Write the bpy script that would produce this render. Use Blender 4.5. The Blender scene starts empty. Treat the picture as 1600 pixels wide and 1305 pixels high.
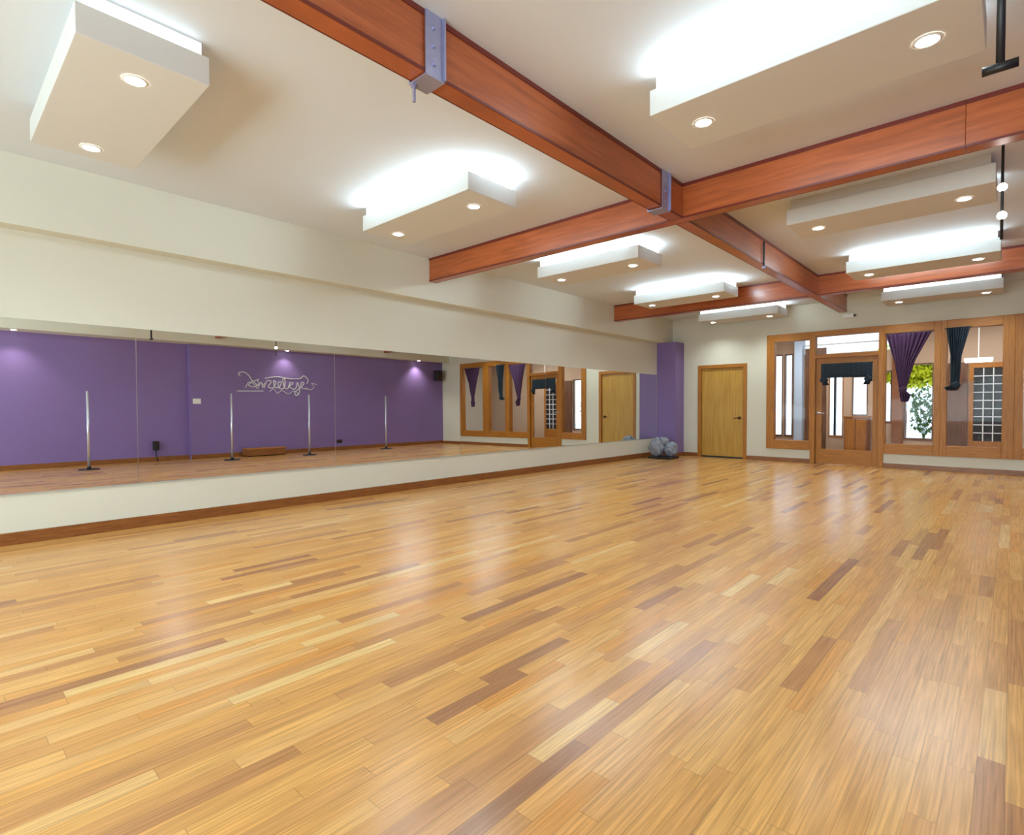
import bpy, bmesh, math, random
from mathutils import Matrix, Vector
random.seed(7)
sc = bpy.context.scene
COL = sc.collection
PI = math.pi

# ------------------------------------------------------------------ camera, world, exposure
FPX, YAW, PITCH, ROLL = 849.505, 0.7425, -0.0235, -0.0024
CXP, CYP = 802.22, 657.0
cam_d = bpy.data.cameras.new('camera')
cam = bpy.data.objects.new('camera', cam_d)
COL.objects.link(cam)
fw = Vector((-math.sin(YAW) * math.cos(PITCH), math.cos(YAW) * math.cos(PITCH), math.sin(PITCH)))
rt = Vector((math.cos(YAW), math.sin(YAW), 0))
up = rt.cross(fw)
r2 = rt * math.cos(ROLL) + up * math.sin(ROLL)
u2 = -rt * math.sin(ROLL) + up * math.cos(ROLL)
cam.matrix_world = Matrix(((r2.x, u2.x, -fw.x, 0), (r2.y, u2.y, -fw.y, 0), (r2.z, u2.z, -fw.z, 1.1), (0, 0, 0, 1)))
cam_d.sensor_fit = 'HORIZONTAL'
cam_d.sensor_width = 36
cam_d.lens = 36 * FPX / 1600
cam_d.shift_x = -(CXP - 800) / 1600
cam_d.shift_y = (CYP - 652.5) / 1600
cam_d.clip_start = 0.02
sc.camera = cam

sc.view_settings.view_transform = 'Standard'
sc.view_settings.look = 'None'
sc.view_settings.gamma = 1
sc.view_settings.use_curve_mapping = False
sc.view_settings.exposure = 0.68

world = bpy.data.worlds.new('world')
sc.world = world
world.use_nodes = True
wn = world.node_tree.nodes
wn['Background'].inputs[0].default_value = (0.66, 0.82, 1.0, 1)
wn['Background'].inputs[1].default_value = 1.5

DOWN_W = 8.0      # watts per downlight
LED = 5.0         # emission of the light strips

STRIP_W = 7.5    # watts per metre-and-a-half of cove strip
FILL_W = 310.0     # watts of the soft fill lamp added behind the camera
fill = bpy.data.lights.new('added_fill_light', 'AREA')
fill.shape = 'RECTANGLE'; fill.size = 6.0; fill.size_y = 2.0; fill.energy = FILL_W; fill.color = (0.72, 0.93, 1.0)
fill_o = bpy.data.objects.new('added_fill_light', fill); COL.objects.link(fill_o)
fill_o.location = (-2.0, -3.5, 1.5)
fill_o.rotation_euler = Vector((-0.08, 1, 0.30)).to_track_quat('-Z', 'Y').to_euler()

# ------------------------------------------------------------------ room numbers (metres)
XL, XR = -5.95, 2.05
YB, YF = -3.6, 11.717
ZC = 3.095

# ------------------------------------------------------------------ materials
def srgb(r, g, b):
    def f(c):
        c /= 255.0
        return c / 12.92 if c <= 0.04045 else ((c + 0.055) / 1.055) ** 2.4
    return (f(r), f(g), f(b), 1)

def mat(name, col, rough=0.5, metal=0.0, noise=0.0, scale=8.0, bump=0.0, emit=None, estr=0.0, coat=0.0, spec=0.5):
    m = bpy.data.materials.new(name)
    m.use_nodes = True
    nt = m.node_tree
    b = nt.nodes['Principled BSDF']
    b.inputs['Base Color'].default_value = col
    b.inputs['Roughness'].default_value = rough
    b.inputs['Metallic'].default_value = metal
    b.inputs['Coat Weight'].default_value = coat
    b.inputs['Specular IOR Level'].default_value = spec
    if noise or bump:
        tc = nt.nodes.new('ShaderNodeTexCoord')
        n = nt.nodes.new('ShaderNodeTexNoise')
        n.inputs['Scale'].default_value = scale
        n.inputs['Detail'].default_value = 4
        nt.links.new(tc.outputs['Object'], n.inputs['Vector'])
        if noise:
            mx = nt.nodes.new('ShaderNodeMix'); mx.data_type = 'RGBA'
            mx.inputs['A'].default_value = tuple(c * (1 - noise) for c in col[:3]) + (1,)
            mx.inputs['B'].default_value = tuple(min(1, c * (1 + noise)) for c in col[:3]) + (1,)
            nt.links.new(n.outputs['Fac'], mx.inputs['Factor'])
            nt.links.new(mx.outputs['Result'], b.inputs['Base Color'])
        if bump:
            bp = nt.nodes.new('ShaderNodeBump')
            bp.inputs['Strength'].default_value = bump
            bp.inputs['Distance'].default_value = 0.01
            nt.links.new(n.outputs['Fac'], bp.inputs['Height'])
            nt.links.new(bp.outputs['Normal'], b.inputs['Normal'])
    if emit:
        b.inputs['Emission Color'].default_value = emit
        b.inputs['Emission Strength'].default_value = estr
    return m

def wood(name, c1, c2, c3, stretch, rough=0.35, scale=3.0, coat=0.0):
    """grain running along the axis whose stretch factor is small"""
    m = bpy.data.materials.new(name)
    m.use_nodes = True
    nt = m.node_tree
    b = nt.nodes['Principled BSDF']
    tc = nt.nodes.new('ShaderNodeTexCoord')
    mp = nt.nodes.new('ShaderNodeMapping')
    mp.inputs['Scale'].default_value = stretch
    n = nt.nodes.new('ShaderNodeTexNoise')
    n.inputs['Scale'].default_value = scale
    n.inputs['Detail'].default_value = 6
    n.inputs['Distortion'].default_value = 0.6
    r = nt.nodes.new('ShaderNodeValToRGB')
    r.color_ramp.elements[0].position = 0.3; r.color_ramp.elements[0].color = c1
    r.color_ramp.elements[1].position = 0.72; r.color_ramp.elements[1].color = c3
    e = r.color_ramp.elements.new(0.52); e.color = c2
    nt.links.new(tc.outputs['Object'], mp.inputs['Vector'])
    nt.links.new(mp.outputs['Vector'], n.inputs['Vector'])
    nt.links.new(n.outputs['Fac'], r.inputs['Fac'])
    nt.links.new(r.outputs['Color'], b.inputs['Base Color'])
    b.inputs['Roughness'].default_value = rough
    b.inputs['Coat Weight'].default_value = coat
    b.inputs['Coat Roughness'].default_value = 0.2
    return m

def floor_material():
    m = bpy.data.materials.new('oak_strip_floor')
    m.use_nodes = True
    nt = m.node_tree; N = nt.nodes; L = nt.links
    b = N['Principled BSDF']
    def math_(op, a, c=None):
        n = N.new('ShaderNodeMath'); n.operation = op
        for i, v in enumerate((a, c)):
            if v is None: continue
            if isinstance(v, (int, float)): n.inputs[i].default_value = v
            else: L.new(v, n.inputs[i])
        return n.outputs[0]
    tc = N.new('ShaderNodeTexCoord')
    sp = N.new('ShaderNodeSeparateXYZ')
    L.new(tc.outputs['Object'], sp.inputs[0])
    xs = math_('DIVIDE', sp.outputs['X'], 0.066)
    row = math_('FLOOR', xs)
    fx = math_('FRACT', xs)
    w1 = N.new('ShaderNodeTexWhiteNoise'); w1.noise_dimensions = '1D'
    L.new(row, w1.inputs['W'])
    ln = math_('ADD', math_('MULTIPLY', w1.outputs['Value'], 0.75), 0.45)
    ys = math_('ADD', math_('DIVIDE', sp.outputs['Y'], ln), math_('MULTIPLY', w1.outputs['Value'], 37.3))
    pl = math_('FLOOR', ys)
    fy = math_('FRACT', ys)
    w2 = N.new('ShaderNodeTexWhiteNoise'); w2.noise_dimensions = '2D'
    cv = N.new('ShaderNodeCombineXYZ')
    L.new(row, cv.inputs[0]); L.new(pl, cv.inputs[1])
    L.new(cv.outputs[0], w2.inputs['Vector'])
    ramp = N.new('ShaderNodeValToRGB')
    ramp.color_ramp.interpolation = 'LINEAR'
    stops = FLOOR_STOPS
    els = ramp.color_ramp.elements
    els[0].position, els[0].color = stops[0]
    els[1].position, els[1].color = stops[-1]
    for p_, c_ in stops[1:-1]:
        e = els.new(p_); e.color = c_
    L.new(w2.outputs['Value'], ramp.inputs['Fac'])
    # grain inside each strip
    mp = N.new('ShaderNodeMapping'); mp.inputs['Scale'].default_value = (55, 1.5, 1)
    add = N.new('ShaderNodeVectorMath'); add.operation = 'ADD'
    L.new(tc.outputs['Object'], add.inputs[0])
    cv2 = N.new('ShaderNodeCombineXYZ'); L.new(math_('MULTIPLY', w2.outputs['Value'], 9.0), cv2.inputs[1])
    L.new(cv2.outputs[0], add.inputs[1])
    L.new(add.outputs[0], mp.inputs['Vector'])
    g = N.new('ShaderNodeTexNoise'); g.inputs['Scale'].default_value = 2.2; g.inputs['Detail'].default_value = 5
    g.inputs['Distortion'].default_value = 0.5
    L.new(mp.outputs['Vector'], g.inputs['Vector'])
    gm = N.new('ShaderNodeMapRange'); gm.inputs['From Min'].default_value = 0.3; gm.inputs['From Max'].default_value = 0.7
    gm.inputs['To Min'].default_value = 0.70; gm.inputs['To Max'].default_value = 1.20
    L.new(g.outputs['Fac'], gm.inputs['Value'])
    # joints
    ex = math_('MINIMUM', fx, math_('SUBTRACT', 1.0, fx))
    jx = math_('GREATER_THAN', ex, 0.022)
    ey = math_('MULTIPLY', math_('MINIMUM', fy, math_('SUBTRACT', 1.0, fy)), ln)
    jy = math_('GREATER_THAN', ey, 0.0015)
    j = math_('ADD', math_('MULTIPLY', math_('MULTIPLY', jx, jy), 0.30), 0.70)
    f = math_('MULTIPLY', gm.outputs[0], j)
    vm = N.new('ShaderNodeVectorMath'); vm.operation = 'SCALE'
    L.new(ramp.outputs['Color'], vm.inputs[0]); L.new(f, vm.inputs['Scale'])
    L.new(vm.outputs[0], b.inputs['Base Color'])
    # satin varnish, slightly uneven
    rn = N.new('ShaderNodeTexNoise'); rn.inputs['Scale'].default_value = 1.3
    L.new(tc.outputs['Object'], rn.inputs['Vector'])
    rm = N.new('ShaderNodeMapRange'); rm.inputs['To Min'].default_value = 0.20; rm.inputs['To Max'].default_value = 0.30
    L.new(rn.outputs['Fac'], rm.inputs['Value'])
    L.new(rm.outputs[0], b.inputs['Roughness'])
    b.inputs['Specular IOR Level'].default_value = 0.38
    bp = N.new('ShaderNodeBump'); bp.inputs['Strength'].default_value = 0.12; bp.inputs['Distance'].default_value = 0.002
    L.new(math_('ADD', w2.outputs['Value'], j), bp.inputs['Height'])
    L.new(bp.outputs['Normal'], b.inputs['Normal'])
    return m

FLOOR_STOPS = [(0.0, srgb(158, 110, 76)), (0.04, srgb(178, 124, 78)), (0.12, srgb(195, 140, 84)), (0.28, srgb(206, 150, 86)),
               (0.50, srgb(213, 156, 86)), (0.74, srgb(218, 166, 98)), (0.90, srgb(208, 144, 74)), (1.0, srgb(226, 186, 124))]
M = {}
M['floor'] = floor_material()
M['cream'] = mat('cream_wall_paint', srgb(218, 215, 198), 0.7, noise=0.015, scale=3)
M['ceiling'] = mat('ceiling_paint', srgb(220, 225, 230), 0.75, noise=0.015, scale=2)
M['box'] = mat('light_box_paint', srgb(218, 217, 212), 0.7)
M['purple'] = mat('purple_wall_paint', srgb(130, 106, 162), 0.45, noise=0.04, scale=2)
M['beam'] = wood('stained_beam', srgb(152, 76, 36), srgb(174, 88, 42), srgb(188, 100, 52), (1, 1, 14), 0.33, 2.0, 0.3)
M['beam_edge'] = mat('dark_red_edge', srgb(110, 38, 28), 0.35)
M['base'] = wood('baseboard_oak', srgb(116, 68, 30), srgb(140, 84, 40), srgb(158, 100, 50), (2, 2, 30), 0.35, 3)
M['oak'] = wood('oak_trim', srgb(154, 94, 22), srgb(172, 108, 28), srgb(184, 122, 38), (24, 24, 1.5), 0.42, 2.5, 0.0)
M['oak_h'] = wood('oak_rail', srgb(154, 94, 22), srgb(172, 108, 28), srgb(184, 122, 38), (1.5, 24, 24), 0.42, 2.5, 0.0)
M['doorwood'] = wood('door_veneer', srgb(172, 128, 48), srgb(190, 146, 60), srgb(200, 158, 74), (14, 14, 0.7), 0.4, 2.5)
M['darkwood'] = wood('dark_wood', srgb(86, 54, 34), srgb(112, 72, 46), srgb(130, 88, 58), (14, 14, 1), 0.4, 2.5)
M['mirror'] = mat('mirror_glass', (0.90, 0.92, 0.90, 1), 0.0, 1.0)
M['mirror_edge'] = mat('mirror_edge', srgb(170, 190, 190), 0.2)
M['steel'] = mat('galvanised_steel', srgb(170, 172, 205), 0.35, 0.7, noise=0.08, scale=30)
M['chrome'] = mat('chrome_pole', srgb(215, 218, 228), 0.22, 0.6)
M['black'] = mat('black_metal', srgb(26, 24, 26), 0.45)
M['white'] = mat('white_plastic', srgb(236, 236, 232), 0.4)
M['bronze'] = mat('dark_bronze', srgb(70, 46, 30), 0.35, 0.7)
M['purple_cloth'] = mat('purple_curtain_cloth', srgb(74, 44, 78), 0.9, noise=0.35, scale=26, bump=0.3)
M['teal_cloth'] = mat('dark_teal_curtain_cloth', srgb(34, 48, 60), 0.9, noise=0.25, scale=20, bump=0.3)
M['grey_cloth'] = mat('silver_grey_cloth', srgb(140, 146, 160), 0.5, noise=0.55, scale=16, bump=0.3)
M['logo'] = mat('silver_vinyl', srgb(214, 216, 220), 0.35)
M['led'] = mat('led_strip', (1, 1, 1, 1), 0.5, emit=(0.80, 0.92, 1.0, 1), estr=LED)
M['led_soft'] = mat('led_strip_dim', (1, 1, 1, 1), 0.5, emit=(0.80, 0.92, 1.0, 1), estr=LED * 0.35)
M['led_faint'] = mat('led_strip_faint', (1, 1, 1, 1), 0.5, emit=(0.85, 0.93, 1.0, 1), estr=0.5)
M['bulb'] = mat('downlight_lens', (1, 1, 1, 1), 0.5, emit=(1.0, 0.96, 0.90, 1), estr=14)
M['tube'] = mat('lobby_lamp_lens', (1, 1, 1, 1), 0.5, emit=(0.9, 0.96, 1.0, 1), estr=5)
M['lobby_wall'] = mat('lobby_wall_paint', srgb(196, 168, 140), 0.7)
M['blue_white'] = mat('pale_blue_column', srgb(196, 216, 236), 0.5)
M['pale'] = mat('pale_paving', srgb(215, 215, 212), 0.8, noise=0.1, scale=3)
M['leaf_lime'] = mat('lime_leaves', srgb(222, 240, 40), 0.6, noise=0.35, scale=6)
M['leaf'] = mat('green_leaves', srgb(84, 128, 66), 0.6, noise=0.3, scale=9)
M['pot'] = mat('grey_planter', srgb(120, 120, 122), 0.6, noise=0.1)
g = bpy.data.materials.new('window_glass'); g.use_nodes = True
gb = g.node_tree.nodes['Principled BSDF']
gb.inputs['Base Color'].default_value = (1, 1, 1, 1)
gb.inputs['Roughness'].default_value = 0.0
gb.inputs['Transmission Weight'].default_value = 1.0
gb.inputs['IOR'].default_value = 1.0 + 0.12
M['glass'] = g

# ------------------------------------------------------------------ helpers
def bx(bm, x0, x1, y0, y1, z0, z1):
    vs = [bm.verts.new((x, y, z)) for x in (x0, x1) for y in (y0, y1) for z in (z0, z1)]
    for f in ((0, 1, 3, 2), (4, 6, 7, 5), (0, 4, 5, 1), (2, 3, 7, 6), (0, 2, 6, 4), (1, 5, 7, 3)):
        bm.faces.new([vs[i] for i in f])

def cyl(bm, p0, p1, r0, r1=None, seg=20):
    r1 = r0 if r1 is None else r1
    p0, p1 = Vector(p0), Vector(p1)
    d = (p1 - p0)
    q = d.to_track_quat('Z', 'Y')
    a = [bm.verts.new(p0 + q @ Vector((r0 * math.cos(2 * PI * i / seg), r0 * math.sin(2 * PI * i / seg), 0))) for i in range(seg)]
    b = [bm.verts.new(p1 + q @ Vector((r1 * math.cos(2 * PI * i / seg), r1 * math.sin(2 * PI * i / seg), 0))) for i in range(seg)]
    for i in range(seg):
        bm.faces.new((a[i], a[(i + 1) % seg], b[(i + 1) % seg], b[i]))
    bm.faces.new(a[::-1]); bm.faces.new(b)

def tube(bm, pts, r, seg=8):
    pts = [Vector(p) for p in pts]
    rings = []
    for i, p in enumerate(pts):
        d = pts[min(i + 1, len(pts) - 1)] - pts[max(i - 1, 0)]
        q = d.to_track_quat('Z', 'Y')
        rr = r[i] if isinstance(r, (list, tuple)) else r
        rings.append([bm.verts.new(p + q @ Vector((rr * math.cos(2 * PI * k / seg), rr * math.sin(2 * PI * k / seg), 0))) for k in range(seg)])
    for a, b in zip(rings, rings[1:]):
        for k in range(seg):
            bm.faces.new((a[k], a[(k + 1) % seg], b[(k + 1) % seg], b[k]))
    bm.faces.new(rings[0][::-1]); bm.faces.new(rings[-1])

def obj(name, bm, m, parent=None, bevel=0.0, smooth=False, origin=None):
    """links bm (built in world or parent space) as ONE mesh object"""
    bmesh.ops.recalc_face_normals(bm, faces=bm.faces)
    if origin is not None:
        bmesh.ops.translate(bm, verts=bm.verts, vec=-Vector(origin))
    me = bpy.data.meshes.new(name)
    bm.to_mesh(me); bm.free()
    o = bpy.data.objects.new(name, me)
    COL.objects.link(o)
    me.materials.append(M[m] if isinstance(m, str) else m)
    if origin is not None: o.location = origin
    if parent is not None: o.parent = parent
    if bevel:
        md = o.modifiers.new('bevel', 'BEVEL'); md.width = bevel; md.segments = 2; md.limit_method = 'ANGLE'
    if smooth:
        for p_ in me.polygons: p_.use_smooth = True
    return o

def boxo(name, b, m, parent=None, bevel=0.0):
    bm = bmesh.new(); bx(bm, *b)
    return obj(name, bm, m, parent, bevel)

def tag(o, label, cat, group=None, kind=None):
    o['label'] = label; o['category'] = cat
    if group: o['group'] = group
    if kind: o['kind'] = kind
    return o

def thing(name, loc, label, cat, group=None, rotz=0.0):
    o = bpy.data.objects.new(name, None); COL.objects.link(o)
    o.location = loc; o.rotation_euler = (0, 0, rotz)
    o.empty_display_size = 0.1
    return tag(o, label, cat, group)

def struct(name, bm, m, label=None, bevel=0.0, cat=None):
    o = obj(name, bm, m, None, bevel)
    o['kind'] = 'structure'
    if label: o['label'] = label
    if cat: o['category'] = cat
    return o

def sbox(name, boxes, m, label=None, bevel=0.0, cat=None):
    bm = bmesh.new()
    for b in boxes: bx(bm, *b)
    return struct(name, bm, m, label, bevel, cat)

# ------------------------------------------------------------------ room shell
ZS = 2.545
YL = 14.5                                   # lobby back wall
sbox('floor', [(XL - 0.3, XR + 0.6, YB - 0.3, YF + 0.12, -0.12, 0.0)], 'floor', 'honey oak strip floor of the studio with satin varnish', cat='floor')
sbox('ceiling', [(XL - 0.3, XR + 0.6, YB - 0.3, YF + 0.12, ZC, ZC + 0.15)], 'ceiling', 'flat cream studio ceiling above the wooden beams', cat='ceiling')
sbox('wall_left', [(XL - 0.2, XL, YB - 0.2, YF + 0.12, 0.0, ZC)], 'cream', 'long cream wall carrying the mirrors', cat='wall')
sbox('trim_1', [(XL, -5.779, YB, YF, ZS, ZC)], 'cream', 'cream bulkhead running above the mirrors', cat='bulkhead')
# opposite purple wall, its stretch nearest the camera set back
sbox('wall_right', [(XR, XR + 0.2, 4.2, YF + 0.12, 0.0, ZC), (XR + 0.14, XR + 0.34, YB - 0.2, 4.2, 0.0, ZC)], 'purple',
     'purple wall opposite the mirrors, seen reflected', cat='wall')
sbox('trim_2', [(1.72, XR + 0.14, YB, 4.2, 2.66, ZC), (1.72, XR, 4.2, YF, 2.66, ZC)], 'cream', 'cream bulkhead above the purple wall', cat='bulkhead')
sbox('wall_back', [(XL, XR + 0.4, YB - 0.2, YB, 0.0, ZC)], 'cream', 'cream wall behind the camera', cat='wall')
# far wall with openings: solid door, glazed front
DX0, DX1, DZ = -5.166, -4.105, 2.02
WX0, WX1, WZ0, WZ1 = -3.709, 1.155, 0.258, 2.555
D2A, D2B = -2.900, -1.706
T = 0.12
sbox('wall_far', [(XL, DX0, YF, YF + T, 0, ZC), (DX0, DX1, YF, YF + T, DZ, ZC), (DX1, WX0, YF, YF + T, 0, ZC),
                  (WX0, WX1, YF, YF + T, WZ1, ZC), (WX0, D2A, YF, YF + T, 0, WZ0), (D2B, WX1, YF, YF + T, 0, WZ0),
                  (WX1, XR, YF, YF + T, 0, ZC)], 'cream', 'cream far wall with the doors and glazed front', cat='wall')
sbox('wall_corner', [(XL, -5.50, 11.30, YF, 0.0, ZS)], 'purple', 'purple pilaster in the far left corner beside the wooden door', cat='pillar')
boxes = [(XL, XL + 0.018, YB, 11.30, 0, 0.10)]
sbox('baseboard_left', boxes, 'base', 'brown wooden baseboard under the mirror wall', 0.003, 'baseboard')
sbox('baseboard_far', [(XL + 0.45, DX0, YF - 0.018, YF, 0, 0.085), (DX1, D2A, YF - 0.018, YF, 0, 0.085), (D2B, XR, YF - 0.018, YF, 0, 0.085),
                       (-5.50, -5.482, 11.282, YF - 0.018, 0, 0.085), (XL + 0.018, -5.50, 11.282, 11.30, 0, 0.085)], 'base',
     'brown wooden baseboard along the far wall', 0.003, 'baseboard')
sbox('baseboard_right', [(XR - 0.018, XR, 4.2, YF - 0.018, 0, 0.10), (XR + 0.122, XR + 0.14, YB, 4.2, 0, 0.10)], 'base',
     'brown wooden baseboard of the purple wall', 0.003, 'baseboard')

# ------------------------------------------------------------------ door_1: plain wooden door
d1 = sbox('door_1', [(DX0, DX0 + 0.075, YF - 0.015, YF + T, 0, DZ), (DX1 - 0.075, DX1, YF - 0.015, YF + T, 0, DZ),
                     (DX0 + 0.075, DX1 - 0.075, YF - 0.015, YF + T, DZ - 0.075, DZ)], 'oak', 'plain honey wood door beside the purple pilaster', 0.003, 'door')
boxo('door_leaf', (DX0 + 0.08, DX1 - 0.08, YF + 0.025, YF + 0.07, 0.035, DZ - 0.08), 'doorwood', d1, 0.002)
bm = bmesh.new()
cyl(bm, (-4.262, YF + 0.024, 0.87), (-4.262, YF + 0.014, 0.87), 0.032)
cyl(bm, (-4.262, YF + 0.016, 0.87), (-4.262, YF - 0.045, 0.87), 0.011)
tube(bm, [(-4.255, YF - 0.042, 0.87), (-4.30, YF - 0.045, 0.87), (-4.37, YF - 0.040, 0.866)], [0.011, 0.010, 0.008])
obj('door_handle', bm, 'bronze', d1, smooth=True)
bm = bmesh.new(); bx(bm, DX0 + 0.08, DX1 - 0.08, YF + 0.02, YF + 0.075, 0.0, 0.03)
obj('dark_door_gap', bm, 'black', d1)  # black strip standing in for the shade in the gap under the leaf

# ------------------------------------------------------------------ glazed front
def window(name, x0, x1, gx0, gx1, label, gz0=0.435, gz1=2.405):
    fr = sbox(name, [(x0, gx0, YF - 0.03, YF + T, WZ0, WZ1), (gx1, x1, YF - 0.03, YF + T, WZ0, WZ1)], 'oak', label, 0.004, 'window')
    boxo('window_head', (gx0, gx1, YF - 0.03, YF + T, gz1, WZ1), 'oak_h', fr, 0.004)
    boxo('window_sill', (gx0, gx1, YF - 0.03, YF + T, WZ0, gz0), 'oak_h', fr, 0.004)
    boxo('pane', (gx0, gx1, YF + 0.05, YF + 0.056, gz0, gz1), 'glass', fr)
    return fr
window('window_1', WX0, D2A, -3.565, -2.92, 'oak framed fixed window between the wooden door and the glass door')
window('window_2', D2B, -0.907, -1.685, -0.993, 'oak framed window with the purple swag curtain beside the glass door')
window('window_3', -0.907, 0.02, -0.821, -0.125, 'oak framed window with the narrow dark teal curtain')
window('window_4', 0.02, WX1, 0.12, 1.05, 'oak framed window at the right end with a second purple curtain, seen in the mirror')
d2 = sbox('door_2', [(D2A, D2A + 0.085, YF - 0.035, YF + T, 0, WZ1), (D2B - 0.085, D2B, YF - 0.035, YF + T, 0, WZ1)], 'oak',
          'oak framed glass entrance door with a dark valance', 0.004, 'door')
boxo('door_head', (D2A + 0.085, D2B - 0.085, YF - 0.035, YF + T, 2.45, WZ1), 'oak_h', d2, 0.004)
boxo('transom_rail', (D2A + 0.085, D2B - 0.085, YF - 0.035, YF + T, 2.03, 2.10), 'oak_h', d2, 0.004)
boxo('transom_pane', (D2A + 0.085, D2B - 0.085, YF + 0.05, YF + 0.056, 2.10, 2.45), 'glass', d2)
bm = bmesh.new()
bx(bm, D2A + 0.09, -2.715, YF + 0.015, YF + 0.06, 0.012, 2.025)
bx(bm, -1.88, D2B - 0.09, YF + 0.015, YF + 0.06, 0.012, 2.025)
leaf = obj('door_leaf', bm, 'oak', d2, 0.003)
bm = bmesh.new()
bx(bm, -2.715, -1.88, YF + 0.015, YF + 0.06, 0.012, 0.29)
bx(bm, -2.715, -1.88, YF + 0.015, YF + 0.06, 1.90, 2.025)
obj('leaf_rail', bm, 'oak_h', leaf, 0.003)
boxo('leaf_pane', (-2.715, -1.88, YF + 0.035, YF + 0.041, 0.29, 1.90), 'glass', leaf)
bm = bmesh.new()
cyl(bm, (-2.765, YF + 0.015, 0.98), (-2.765, YF - 0.03, 0.98), 0.012)
tube(bm, [(-2.77, YF - 0.03, 0.98), (-2.70, YF - 0.033, 0.98), (-2.655, YF - 0.03, 0.977)], 0.009)
cyl(bm, (-2.765, YF + 0.016, 0.98), (-2.765, YF + 0.006, 0.98), 0.028)
obj('door_handle', bm, 'chrome', leaf, smooth=True)

# unseen window on the solid back wall, made up to account for the fill lamp
bw = sbox('window_12', [(-5.1, -5.0, YB, YB + 0.05, 0.4, 2.6), (1.0, 1.1, YB, YB + 0.05, 0.4, 2.6), (-5.0, 1.0, YB, YB + 0.05, 2.5, 2.6),
                        (-5.0, 1.0, YB, YB + 0.05, 0.4, 0.5), (-3.03, -2.97, YB, YB + 0.05, 0.5, 2.5), (-1.03, -0.97, YB, YB + 0.05, 0.5, 2.5)],
          'oak', 'made-up wide oak framed window, unseen on the solid wall behind the camera', cat='window')
boxo('pane', (-5.0, 1.0, YB + 0.01, YB + 0.016, 0.5, 2.5), 'glass', bw)

# ------------------------------------------------------------------ mirrors
seams = [-2.62, -0.64, 1.347, 3.334, 5.321, 7.308, 9.295, 11.282]
tilts = [0.27, 0.27, 0.27, 0.27, 0.24, 0.10, 0.0]
MZ0, MZ1 = 0.409, 1.834
mlab = ['large frameless wall mirror panel behind the camera end of the mirror wall',
        'large frameless wall mirror panel at the left edge of the photo, left of the seam',
        'large frameless wall mirror panel reflecting the light switch',
        'large frameless wall mirror panel reflecting the silver wall lettering',
        'large frameless wall mirror panel reflecting the bright end of the purple wall',
        'large frameless wall mirror panel reflecting the curtained windows and glass door',
        'large frameless wall mirror panel nearest the purple pilaster, reflecting the wooden door']
for i in range(len(seams) - 1):
    y0, y1 = seams[i] + 0.002, seams[i + 1] - 0.002
    k = math.tan(math.radians(tilts[i])) * (MZ1 - MZ0)
    e = thing('mirror_panel', (XL, (y0 + y1) / 2, MZ0), mlab[i], 'mirror', 'mirror panels along the left wall')
    h = (y1 - y0) / 2; H = MZ1 - MZ0
    bm = bmesh.new()
    v = [bm.verts.new(p) for p in ((0, -h, 0), (0, h, 0), (0, h, H), (0, -h, H), (0.005 + k, -h, 0), (0.005 + k, h, 0), (0.005, h, H), (0.005, -h, H))]
    for f in ((0, 3, 2, 1), (0, 1, 5, 4), (1, 2, 6, 5), (2, 3, 7, 6), (3, 0, 4, 7)): bm.faces.new([v[q] for q in f])
    vv = [bm.verts.new(v[q].co) for q in (4, 5, 6, 7)]
    bm.faces.new(vv)
    bmesh.ops.remove_doubles(bm, verts=bm.verts, dist=1e-5)
    obj('glass_sheet', bm, 'mirror', e)
    bm = bmesh.new()
    bx(bm, 0.0, 0.0065 + k, -h, h, -0.006, 0.0)
    obj('bottom_channel', bm, 'mirror_edge', e)

# ------------------------------------------------------------------ beams
ZB = 2.788
BX0, BX1 = -2.31, -2.20
def beam(name, b, label, xdir=False, group='ceiling beams'):
    org = ((b[0] + b[1]) / 2, (b[2] + b[3]) / 2, b[5])
    bm = bmesh.new(); bx(bm, *b)
    o = tag(obj(name, bm, 'beam', None, 0.003, origin=org), label, 'beam', group)
    hx, hy, H = (b[1] - b[0]) / 2, (b[3] - b[2]) / 2, b[5] - b[4]
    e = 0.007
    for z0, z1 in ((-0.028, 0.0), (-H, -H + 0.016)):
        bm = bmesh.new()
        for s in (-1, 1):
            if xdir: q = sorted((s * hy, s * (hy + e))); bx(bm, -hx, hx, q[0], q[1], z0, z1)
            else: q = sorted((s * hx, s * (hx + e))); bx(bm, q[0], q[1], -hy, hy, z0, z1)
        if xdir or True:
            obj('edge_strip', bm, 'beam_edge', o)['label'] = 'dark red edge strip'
    return o
YA, YBm = 4.638, 9.224
beam('ceiling_beam', (-5.779, -0.2507, YA, YA + 0.11, ZB, ZC), 'red brown cross beam nearest the camera, running from the mirror wall to its butt joint', True)
beam('ceiling_beam', (-0.2493, 1.72, YA, YA + 0.11, ZB, ZC), 'short red brown beam piece right of the butt joint, at the right edge of the photo', True)
beam('ceiling_beam', (-5.779, 1.72, YBm, YBm + 0.11, ZB, ZC), 'red brown cross beam farthest from the camera, near the far wall', True)
beam('ceiling_beam', (BX0, BX1, -3.6, YA - 0.009, ZB, ZC), 'long red brown beam running away from the camera to the first cross beam')
beam('ceiling_beam', (BX0, BX1, YA + 0.119, YBm - 0.009, ZB, ZC), 'long red brown beam between the two cross beams')
beam('ceiling_beam', (BX0, BX1, YBm + 0.119, 11.2, ZB, ZC), 'short red brown beam stub beyond the farthest cross beam, pointing at the glass door')

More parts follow.
